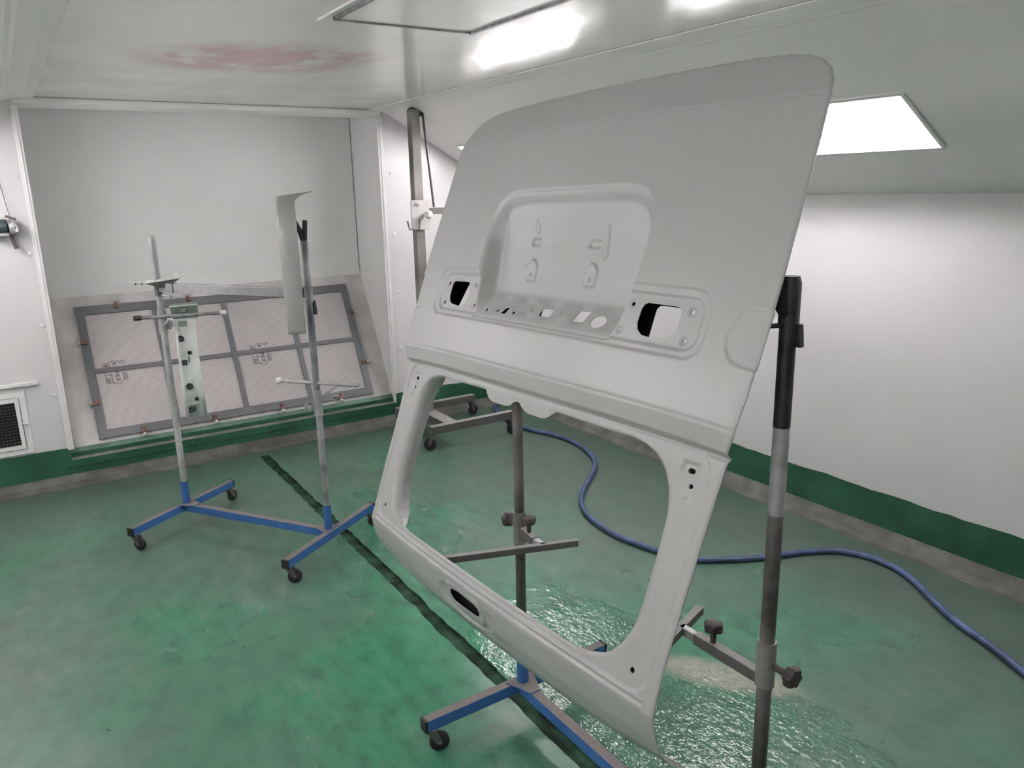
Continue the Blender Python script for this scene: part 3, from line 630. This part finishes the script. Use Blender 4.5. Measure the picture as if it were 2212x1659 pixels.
# black sleeves and rubber heads
for p, top in ((s2, 1.44), (s1, 1.40)):
    MB().tube([p+Vector((0, 0, top-.28)), p+Vector((0, 0, top-.06))], .0158, 20).build('sleeve', 'sleeve_black', ST, smooth=SM)
    hd_ = MB().tube([p+Vector((0, 0, top-.085)), p+Vector((0, 0, top-.012)), p+Vector((0, 0, top))], [.0185, .0185, .0150], 18)
    hd_.tube([p+Vector((-.004, 0, top-.075)), p+Vector((-.022, 0, top-.055)), p+Vector((-.026, .004, top-.012))], [.010, .011, .009], 10)
    hd_.build('rubber_head', 'rubber', ST, smooth=SM)
    MB().tube([p+Vector((0, 0, top-.088)), p+Vector((-.046, .006, top-.086))], .0045, 8).build('hook_pin', 'rubber', ST)
    MB().bar(p+Vector((.010, -.016, top-.085)), p+Vector((.012, -.019, top-.128)), .011, .010, (1, 0, 0)).build('lever', 'black_plastic', ST, bevel=.002)
base(ST, ((Q1[0]+Q2[0])/2, (Q1[1]+Q2[1])/2, 0))
# small knob lying on the floor at the lower edge of the picture
kn = star_knob((.925, 1.545, .004), (0, 0, 1), .026, None, stem=.004); kn.name = 'loose_knob'
tag(kn, 'dark brown star knob lying on the floor beside the blue crossbar', 'knob')

# ------------------------------------------------------------------ lifting trolley in the corner
TR = thing('lifting_trolley', 'steel lifting trolley with tall mast, standing in the corner behind the tailgate', 'trolley')
zf = .135
for y, x0, x1 in ((4.205, 2.075, 2.690), (4.735, 2.085, 2.700)): MB().bar((x0, y, zf), (x1, y, zf), .046, .050).build('base_bar', 'trolley_steel', TR, bevel=.002)
MB().bar((2.235, 4.228, zf), (2.235, 4.712, zf), .090, .050).build('cross_beam', 'trolley_steel', TR, bevel=.002)
for x, y, a in ((2.095, 4.215, 2.6), (2.665, 4.205, .3), (2.680, 4.745, .2), (2.105, 4.745, .4)): caster((x, y), a, TR, .110, .040)
MB().bar((2.232, 4.545, .16), (2.232, 4.545, 2.085), .060, .060, (0, 1, 0)).build('mast', 'mast_steel', TR, bevel=.003)
b = MB().prism([(2.200, 4.53, 2.075), (2.262, 4.53, 2.075), (2.262, 4.53, 2.098), (2.235, 4.53, 2.108), (2.205, 4.53, 2.095)], (0, .03, 0)).build('mast_cap', 'pole_dark', TR)
MB().lathe((2.272, 4.525, 2.072), (0, 1, 0), [(0, .026), (.006, .026), (.008, .020), (.026, .020), (.028, .026), (.034, .026)], 18).build('pulley', 'sleeve_black', TR, smooth=SM)
sl = MB().box(2.165, 2.300, 4.498, 4.511, 1.362, 1.545).build('slider_plate', 'galv', TR, bevel=.003)
for x, z in ((2.195, 1.52), (2.21, 1.515)): MB().lathe((x, 4.498, z), (0, -1, 0), [(0, .009), (.008, .008)], 8).build('bolt', 'steel_grey', sl)
MB().lathe((2.255, 4.500, 1.455), (0, -1, 0), [(0, .010), (.03, .010), (.035, .018), (.050, .027), (.066, .026), (.080, .014)], 18).build('ball_knob', 'white_ball', TR, smooth=SM)
MB().tube([(2.215, 4.490, 1.43), (2.212, 4.488, 1.365), (2.140, 4.486, 1.368), (2.128, 4.486, 1.420)], .005, 8).build('hook', 'steel_grey', TR, smooth=SM)
MB().bar((2.262, 4.525, 1.475), (2.76, 4.40, 1.475), .040, .040).build('lift_arm', 'collar_grey', TR, bevel=.003)
MB().tube([(2.292, 4.535, 2.065), (2.335, 4.520, 1.498)], .0075, 8).build('pull_rod', 'pole_dark', TR, smooth=SM)
base(TR, (2.235, 4.47, 0))

# ------------------------------------------------------------------ blue hose on the floor
hp = [(2.99, 4.86), (2.90, 4.76), (2.822, 4.56), (2.787, 4.278), (2.823, 4.107), (2.870, 3.959), (2.880, 3.771), (2.839, 3.577), (2.766, 3.422), (2.682, 3.317), (2.524, 3.178), (2.409, 3.077), (2.313, 2.967), (2.250, 2.852), (2.216, 2.718), (2.205, 2.567), (2.236, 2.379), (2.282, 2.251), (2.336, 2.164), (2.453, 2.086), (2.584, 2.020), (2.731, 1.965), (2.865, 1.897), (2.927, 1.825), (2.957, 1.734), (2.947, 1.623), (2.897, 1.514), (2.816, 1.393), (2.741, 1.264), (2.684, 1.123), (2.616, .984), (2.54, .82), (2.46, .62), (2.42, .35), (2.45, .05)]
def catmull(P, k):
    P = [Vector((*p, 0)) for p in P]; P = [P[0]*2-P[1]]+P+[P[-1]*2-P[-2]]; out = []
    for i in range(1, len(P)-2):
        for j in range(k):
            t = j/k; a, b, c, d = P[i-1:i+3]; out.append(.5*((2*b)+(c-a)*t+(2*a-5*b+4*c-d)*t*t+(3*b-a-3*c+d)*t**3))
    return out+[P[-2]]
o = MB().tube([p+Vector((0, 0, .0145)) for p in catmull(hp, 6)], .0135, 12).build('air_hose', 'hose_blue', None, smooth=SM)
tag(o, 'blue air hose snaking over the green floor along the right wall', 'hose')

# ================================================================== the tailgate (hung upside down)
TO = np.array([.83130, 1.48081, .65643]); TU = np.array([.028921, -.999298, .023813]); TV = np.array([.346545, .032369, .937475]); TN = np.array([-.937587, -.018861, .347238])
def sm(a, b, x):
    t = np.clip((x-a)/(b-a), 0, 1); return t*t*(3-2*t)
def soft(x, k): return np.sqrt(x*x+k*k)/2+x/2
def poly_sd(poly, u, v):                           # signed distance, positive inside
    P = np.asarray(poly, float); n = len(P); d2 = np.full(u.shape, 1e9); ins = np.zeros(u.shape, bool)
    for i in range(n):
        a = P[i]; b = P[(i+1) % n]; e = b-a; wx = u-a[0]; wy = v-a[1]
        t = np.clip((wx*e[0]+wy*e[1])/(e@e+1e-18), 0, 1); dx = wx-e[0]*t; dy = wy-e[1]*t; d2 = np.minimum(d2, dx*dx+dy*dy)
        c1 = (v >= a[1]) != (v >= b[1]); xi = a[0]+(v-a[1])*(e[0]/(e[1] if abs(e[1]) > 1e-12 else 1e-12)); ins ^= c1 & (u < xi)
    d = np.sqrt(d2); return np.where(ins, d, -d)
def circ(cu, cv, r, u, v, sx=1.): return r-np.sqrt(((u-cu)*sx)**2+(v-cv)**2)
def sym(right): return list(right)+[(-a, b) for a, b in reversed(right)]
def rrect(u0, u1, v0, v1, r, n=6):
    out = []
    for cx, cy, a0 in ((u1-r, v1-r, 0), (u0+r, v1-r, 90), (u0+r, v0+r, 180), (u1-r, v0+r, 270)):
        for k in range(n+1): a = math.radians(a0+90*k/n); out.append((cx+r*math.cos(a), cy+r*math.sin(a)))
    return out
OUT = sym([(.604, -.16), (.598, 0), (.5965, .085), (.599, .22), (.603, .35), (.607, .42), (.611, .478), (.616, .499), (.625, .530), (.630, .60), (.634, .75), (.634, .82), (.632, .90), (.628, 1.03), (.625, 1.11), (.6225, 1.15), (.614, 1.182), (.598, 1.209), (.575, 1.228), (.545, 1.241), (.50, 1.250), (.43, 1.2535)])
HR = [(.35, .036), (.405, .038), (.436, .048), (.460, .066), (.480, .094), (.495, .135), (.500, .18), (.501, .30), (.499, .36), (.489, .402), (.470, .434), (.446, .455), (.415, .468), (.378, .4735)]
HOLE = [(-a, b) for a, b in reversed(HR)]+[(0, .037)]+HR+[(.30, .4745), (.146, .4765), (.133, .469), (.121, .460), (.109, .454), (.095, .452), (.045, .452), (.030, .4555), (.014, .463), (.004, .470), (-.008, .471), (-.019, .468), (-.031, .457), (-.047, .453), (-.076, .452), (-.107, .452), (-.126, .457), (-.139, .467), (-.148, .4765), (-.30, .4745)]
FACE = sym([(.34, .034), (.411, .0365), (.441, .045), (.464, .058), (.490, .082), (.508, .107), (.519, .137), (.5225, .174), (.523, .30), (.522, .352), (.510, .40), (.487, .436), (.458, .458), (.425, .471), (.39, .4765), (.2, .479), (.15, .481)])
PLATE = sym([(.275, .60), (.300, .76), (.304, .82), (.305, .872), (.301, .925), (.291, .954), (.275, .973), (.252, .986), (.222, .993), (.165, .996)])
SIN = rrect(-.487, .493, .659, .765, .032); SOUT = rrect(-.507, .511, .643, .782, .042)
LAMP = [(.347, .744), (.425, .7435), (.434, .739), (.437, .729), (.435, .699), (.428, .686), (.415, .679), (.374, .675), (.350, .677), (.336, .687), (.331, .701), (.333, .730), (.338, .740)]
LAMPL = [(-a, b) for a, b in LAMP]
WING = [(.66, .755), (.607, .755), (.589, .753), (.573, .744), (.562, .725), (.557, .702), (.559, .682), (.571, .662), (.583, .653), (.603, .649), (.66, .645)]
WINGL = [(-a, b) for a, b in WING]
RIB = sym([(.533, .022), (.553, .030), (.566, .046), (.571, .071), (.574, .118), (.578, .20), (.581, .349), (.583, .404), (.584, .445), (.579, .468), (.565, .483), (.548, .490), (.50, .4925), (.36, .494)])
SQ1 = [(-.007, .704), (.025, .706), (.027, .684), (-.005, .683)]; SQ2 = [(.115, .712), (.155, .713), (.154, .684), (.116, .684)]; BLK = [(-.151, .690), (-.130, .691), (-.139, .674), (-.162, .674)]
SLOT = [(-.079, -.0230), (-.043, -.0180), (.028, -.0205), (.044, -.0250), (.050, -.0330), (.046, -.0430), (.031, -.0480), (-.039, -.0498), (-.075, -.0488), (-.088, -.0400), (-.087, -.0300)]
LV = np.array([0, .018, .045, .071, .088, .101, .107]); LW = np.array([0, -.010, -.028, -.053, -.080, -.118, -.155])
def KV(u): return 1.05+.16*(1-np.clip(np.abs(u)/.6, 0, 1)**4)       # the lip is deeper in the middle
def bulge(u): return .03*(1-(u/.63)**2)
def base_w(u, v):
    f = .506-.018*np.abs(u/.61)**4*.5; c = .544-.008*np.abs(u/.63)**4; t_ = 1.1525
    w_ = bulge(u)+.004*np.clip(v/.5, 0, 1)
    w_ += soft(v-f, .003)*.30-soft(v-c, .0025)*(.30+.0327)-soft(v-t_, .003)*.25
    w_ += np.where(v < 0, np.interp(-v/KV(u), LV, LW), 0)
    return w_, f
DVX = np.linspace(.60, 1.05, 451); _d = np.interp(DVX, [.60, .664, .733, .785, .87, .90, .96, .985, .996, 1.05], [.0105, .0105, .0510, .0485, .039, .0335, .0145, .0055, .0012, .0])
_k = np.exp(-(np.arange(-18, 19)/7.)**2); _k /= _k.sum(); DVY = np.convolve(np.pad(_d, 18, 'edge'), _k, 'valid')
def detail(u, v):
    w_, f = base_w(u, v)
    # fold between shoulder and window frame
    w_ = w_+.0125*sm(-.0085, .0005, v-f)-.0060+.0045*sm(.35, .10, v)-.0045*np.exp(-((v-f+.011)/.004)**2)
    # pressed crease lines
    w_ = w_-.0013*np.exp(-((v-1.1525)/.0028)**2)-.0016*np.exp(-((v-(.544-.008*np.abs(u/.63)**4))/.0030)**2)
    # frame: embossed panel line, ridges along the lower edge
    rb = poly_sd(RIB, u, v); w_ = w_-.0048*sm(-.0015, .0025, rb)*(v < f)*(v > 0)
    lowband = (v > 0) & (v < .045) & (np.abs(u) < .50)
    w_ = w_+np.where(v > 0, .0020*np.exp(-((v-.0065)/.003)**2)-.0022*np.exp(-((v-.0135)/.003)**2)+.0012*np.exp(-((v-.020)/.003)**2), 0)*(np.abs(u) < .57)
    # inward sloping flange round the window
    fd = poly_sd(FACE, u, v); hd = -poly_sd(HOLE, u, v); ch = np.clip(fd, 0, 1)/(np.clip(fd, 0, 1)+np.clip(hd, 0, 1)+1e-6)
    w_ = w_-.024*(1-np.sqrt(np.clip(1-np.where(fd > 0, ch, 0)**2, 0, 1)))*sm(.34, .47, np.abs(u))-.003*np.where(fd > 0, ch, 0)
    # hinge seats on the pillars
    for s_ in (-1, 1):
        hs = poly_sd([(s_*a, b) for a, b in ((.520, .462), (.556, .462), (.560, .44), (.556, .400), (.548, .392), (.534, .394), (.528, .42), (.516, .44))], u, v); w_ = w_-.0045*sm(-.003, .005, hs)
        w_ = w_+.003*np.exp(-(((u-s_*.5395)/.010)**2+((v-.4465)/.010)**2))
    # stepped lamp strip and number plate recess
    so_ = poly_sd(SOUT, u, v); si_ = poly_sd(SIN, u, v); pl = poly_sd(PLATE, u, v)
    strip = .0045*sm(-.002, .005, so_)+.0050*sm(-.002, .005, si_)
    dv = np.interp(v, DVX, DVY)
    up_ = (v > .655)
    rec = dv*sm(0, .036, pl)+.0024*sm(-.0005, .0025, pl)-.0006*np.exp(-((pl+.003)/.0025)**2)
    # flutes on the ledge
    led = ((v > .668) & (v < .73) & (np.abs(u) < .26))
    rec = rec+np.where(led, .0055*np.sin(u*60.)*sm(.668, .69, v)*(1-sm(.71, .73, v))*sm(.0, .03, .26-np.abs(u)), 0)
    w_ = w_-np.where(up_, np.maximum(strip, rec), strip*(v > .6))
    # small embossings in the plate recess
    for cu in (-.118, .111):
        bs = poly_sd([(cu-.019, .770), (cu+.017, .770), (cu+.021, .79), (cu+.020, .808), (cu+.010, .822), (cu-.006, .825), (cu-.018, .815), (cu-.022, .795)], u, v); w_ = w_+.0046*sm(-.002, .002, bs)
        w_ = w_-.006*np.exp(-(((u-cu)/.0035)**2+((v-.787)/.0035)**2))
    for u0, u1 in ((-.142, -.106), (.083, .122)): w_ = w_-.0052*sm(-.003, .0015, poly_sd(rrect(u0, u1, .862, .8775, .005, 3), u, v))
    pil = np.where((v > .840) & (v < .905), np.abs(u-(.148-.010*(v-.84)/.065)), np.hypot(u-.143, np.where(v < .87, v-.84, v-.905))); w_ = w_+.0030*sm(.009, .006, pil)
    w_ = w_+.0030*sm(.010, .007, np.hypot((u+.124)*.8+(v-.907)*.5, ((v-.907)*.8-(u+.124)*.5)*.55))+.0012*sm(.013, .010, np.hypot(u+.150, v-.800))
    # bosses round the lamp screws
    for cu, cv in ((.460, .737), (.460, .680), (.305, .738), (.287, .683)):
        for s_ in (-1, 1):
            r_ = np.hypot(u-s_*cu, v-cv); w_ = w_-.0025*sm(.0105, .0075, r_)
    # shallow side pockets
    for W in (WING, WINGL): wd_ = poly_sd(W, u, v); w_ = w_-.0026*sm(-.0005, .0025, wd_)+.0008*np.exp(-((wd_+.003)/.0025)**2)
    # dished seat of the stop lamp on the curled lip
    di = np.hypot((u+.020)/.132, (v+.044)/.037); w_ = w_-np.where(v < 0, .006*sm(1.05, .80, di), 0)
    sr = poly_sd(rrect(-.108, .064, -.068, -.010, .026), u, v); w_ = w_+np.where(v < 0, .0060*sm(-.002, .002, sr), 0)
    w_ = w_-np.where(v < 0, .005*sm(.013, .010, np.hypot(u-.089, v+.028)), 0)
    # hem: the edge turns back
    od = poly_sd(OUT, u, v); w_ = w_-np.where(v > -.05, .003*np.clip(1-od/.004, 0, 1)**2, 0)
    return w_
def keep(u, v):
    f = np.minimum(np.minimum(poly_sd(OUT, u, v), -poly_sd(HOLE, u, v)), v+.1066*KV(u))
    for p in (LAMP, LAMPL, SQ1, SQ2, BLK, SLOT): f = np.minimum(f, -poly_sd(p, u, v))
    for cu, cv, r in ((.460, .737, .0050), (.460, .680, .0050), (.305, .738, .0048), (.287, .683, .0042), (.545, .4185, .0048), (.529, .0585, .0055)):
        for s_ in (-1, 1): f = np.minimum(f, -circ(s_*cu, cv, r, u, v))
    for s_ in (-1, 1): f = np.minimum(f, -poly_sd(rrect(s_*.5395-.0085, s_*.5395+.0085, .4415, .4515, .0048, 4), u, v))
    f = np.minimum(f, -circ(.201, .691, .0155, u, v, .85))
    for cu, cv, r in ((-.043, .694, .0035), (.069, .701, .0042), (-.229, .677, .0045), (-.186, .680, .0042), (-.108, .680, .0042), (.089, -.028, .0058)): f = np.minimum(f, -circ(cu, cv, r, u, v))
    return f
def patch(us, vs, wf, kf, rim=.002):
    Ug, Vg = np.meshgrid(us, vs); Fg = kf(Ug, Vg); nu = len(us)
    W = wf(Ug, Vg); X = TO+Ug[..., None]*TU+Vg[..., None]*TV+W[..., None]*TN
    ok = Fg > 0; idx = np.arange(Ug.size).reshape(Ug.shape)
    q = np.stack([idx[:-1, :-1], idx[:-1, 1:], idx[1:, 1:], idx[1:, :-1]], -1); cnt = ok[:-1, :-1].astype(int)+ok[:-1, 1:]+ok[1:, 1:]+ok[1:, :-1]
    faces = q[cnt == 4].reshape(-1, 4).tolist(); pts = X.reshape(-1, 3); extra = []; cache = {}; edges = []
    Ff = Fg.ravel()
    def cut(a, b):
        k = (a, b) if a < b else (b, a)
        if k not in cache:
            t = Ff[k[0]]/(Ff[k[0]]-Ff[k[1]]); t = min(max(t, .02), .98); cache[k] = len(pts)+len(extra); extra.append(pts[k[0]]*(1-t)+pts[k[1]]*t)
        return cache[k]
    for c in q[(cnt > 0) & (cnt < 4)]:
        out = []; cuts = []
        for i in range(4):
            a, b = int(c[i]), int(c[(i+1) % 4])
            if Ff[a] > 0: out.append(a)
            if (Ff[a] > 0) != (Ff[b] > 0): k = cut(a, b); out.append(k); cuts.append(k)
        if len(out) >= 3: faces.append(out)
        if len(cuts) == 2: edges.append(tuple(cuts))
    P = np.vstack([pts, np.array(extra).reshape(-1, 3)])
    used = np.zeros(len(P), bool)
    for f in faces: used[f] = True
    mp = np.cumsum(used)-1; V2 = P[used]; faces = [tuple(mp[list(f)].tolist()) for f in faces]
    smooth = [True]*len(faces); vl = V2.tolist()
    if rim:
        r2 = {}
        def rv(i, k):
            if (i, k) not in r2: r2[(i, k)] = len(vl); vl.append((P[i]-TN*(rim(float((P[i]-TO)@TU), float((P[i]-TO)@TV)) if callable(rim) else rim)*k).tolist())
            return r2[(i, k)]
        for a, b in edges: faces.append((rv(a, 0), rv(b, 0), rv(b, 1), rv(a, 1))); smooth.append(False)
    return vl, faces, smooth
def tg_obj(name, mat, parent, us, vs, wf, kf, rim=.002):
    vl, fs_, smo = patch(us, vs, wf, kf, rim); me = bpy.data.meshes.new(name); me.from_pydata(vl, [], fs_); me.update(); me.polygons.foreach_set('use_smooth', smo)
    me.materials.append(MAT[mat]); o = bpy.data.objects.new(name, me); COL.objects.link(o); o.parent = parent; return o
TG = thing('tailgate', 'large silver van tailgate panel hung upside down with an empty window opening', 'car part')
st_ = .0026
lowv = -np.interp(np.arange(0, 60)/59, np.linspace(0, 1, 61), np.interp(np.linspace(0, 1, 61), np.concatenate([[0], np.cumsum(np.hypot(np.diff(LV), np.diff(LW)))])/np.hypot(np.diff(LV), np.diff(LW)).sum(), LV))
lowv = lowv*1.215
vs = np.concatenate([lowv[::-1], np.arange(st_, 1.262, st_)])
tg_obj('outer_skin', 'silver_paint', TG, np.arange(-.645, .6451, st_), vs, detail, keep, lambda u, v: .002+.024*float(sm(.36, .47, abs(u)))*(abs(u) < .515 and .03 < v < .478))
# inner structure behind the skin
def inner_w(u, v): return base_w(u, v)[0]-.064
def inner_k(u, v):
    f = np.minimum(poly_sd(OUT, u, v)-.075, np.minimum(v-.53, 1.12-v))
    f = np.minimum(f, -poly_sd(rrect(.313, .441, .655, .752, .012), u, v)); f = np.minimum(f, -poly_sd([(-.494, .660), (-.405, .660), (-.405, .760), (-.452, .760)], u, v))
    f = np.minimum(f, -poly_sd([(-.06, .66), (.25, .66), (.25, .72), (-.06, .72)], u, v)); return np.minimum(f, -circ(-.229, .66, .02, u, v))
tg_obj('inner_panel', 'inner_dark', TG, np.arange(-.60, .601, .008), np.arange(.52, 1.13, .008), inner_w, inner_k)
# painted side wall that joins the inner panel to the skin
vl, fs_, smo = patch(np.arange(-.60, .601, .008), np.arange(.52, 1.13, .008), lambda u, v: inner_w(u, v)-.002, lambda u, v: np.minimum(poly_sd(OUT, u, v)-.072, np.minimum(v-.528, 1.122-v)), -.062)
fs_ = [f for f, q in zip(fs_, smo) if not q]; us_ = sorted({i for f in fs_ for i in f}); mp_ = {i: k for k, i in enumerate(us_)}
MB().add([vl[i] for i in us_], [tuple(mp_[i] for i in f) for f in fs_]).build('inner_side_wall', 'silver_paint', TG, smooth=SM)
for s_ in (-1, 1):
    tg_obj('inner_pillar', 'inner_dark', TG, np.arange(.496, .592, .004)*s_, np.arange(.02, .48, .005), lambda u, v: base_w(u, v)[0]-.020, lambda u, v: np.minimum(np.minimum(np.abs(u)-np.where(v < .085, .504, .530), .578-np.abs(u)), np.minimum(v-.03, .465-v)))
tg_obj('inner_header', 'inner_dark', TG, np.arange(-.20, .201, .01), -np.array([.105, .09, .075, .06, .045, .03, .018, .008, .002]), lambda u, v: base_w(u, v)[0]-.022, lambda u, v: .19-np.abs(u))
base(TG, TO-TV*.1)
print('tris', sum(sum(len(p.vertices)-2 for p in o.data.polygons) for o in S.objects if o.type == 'MESH'))
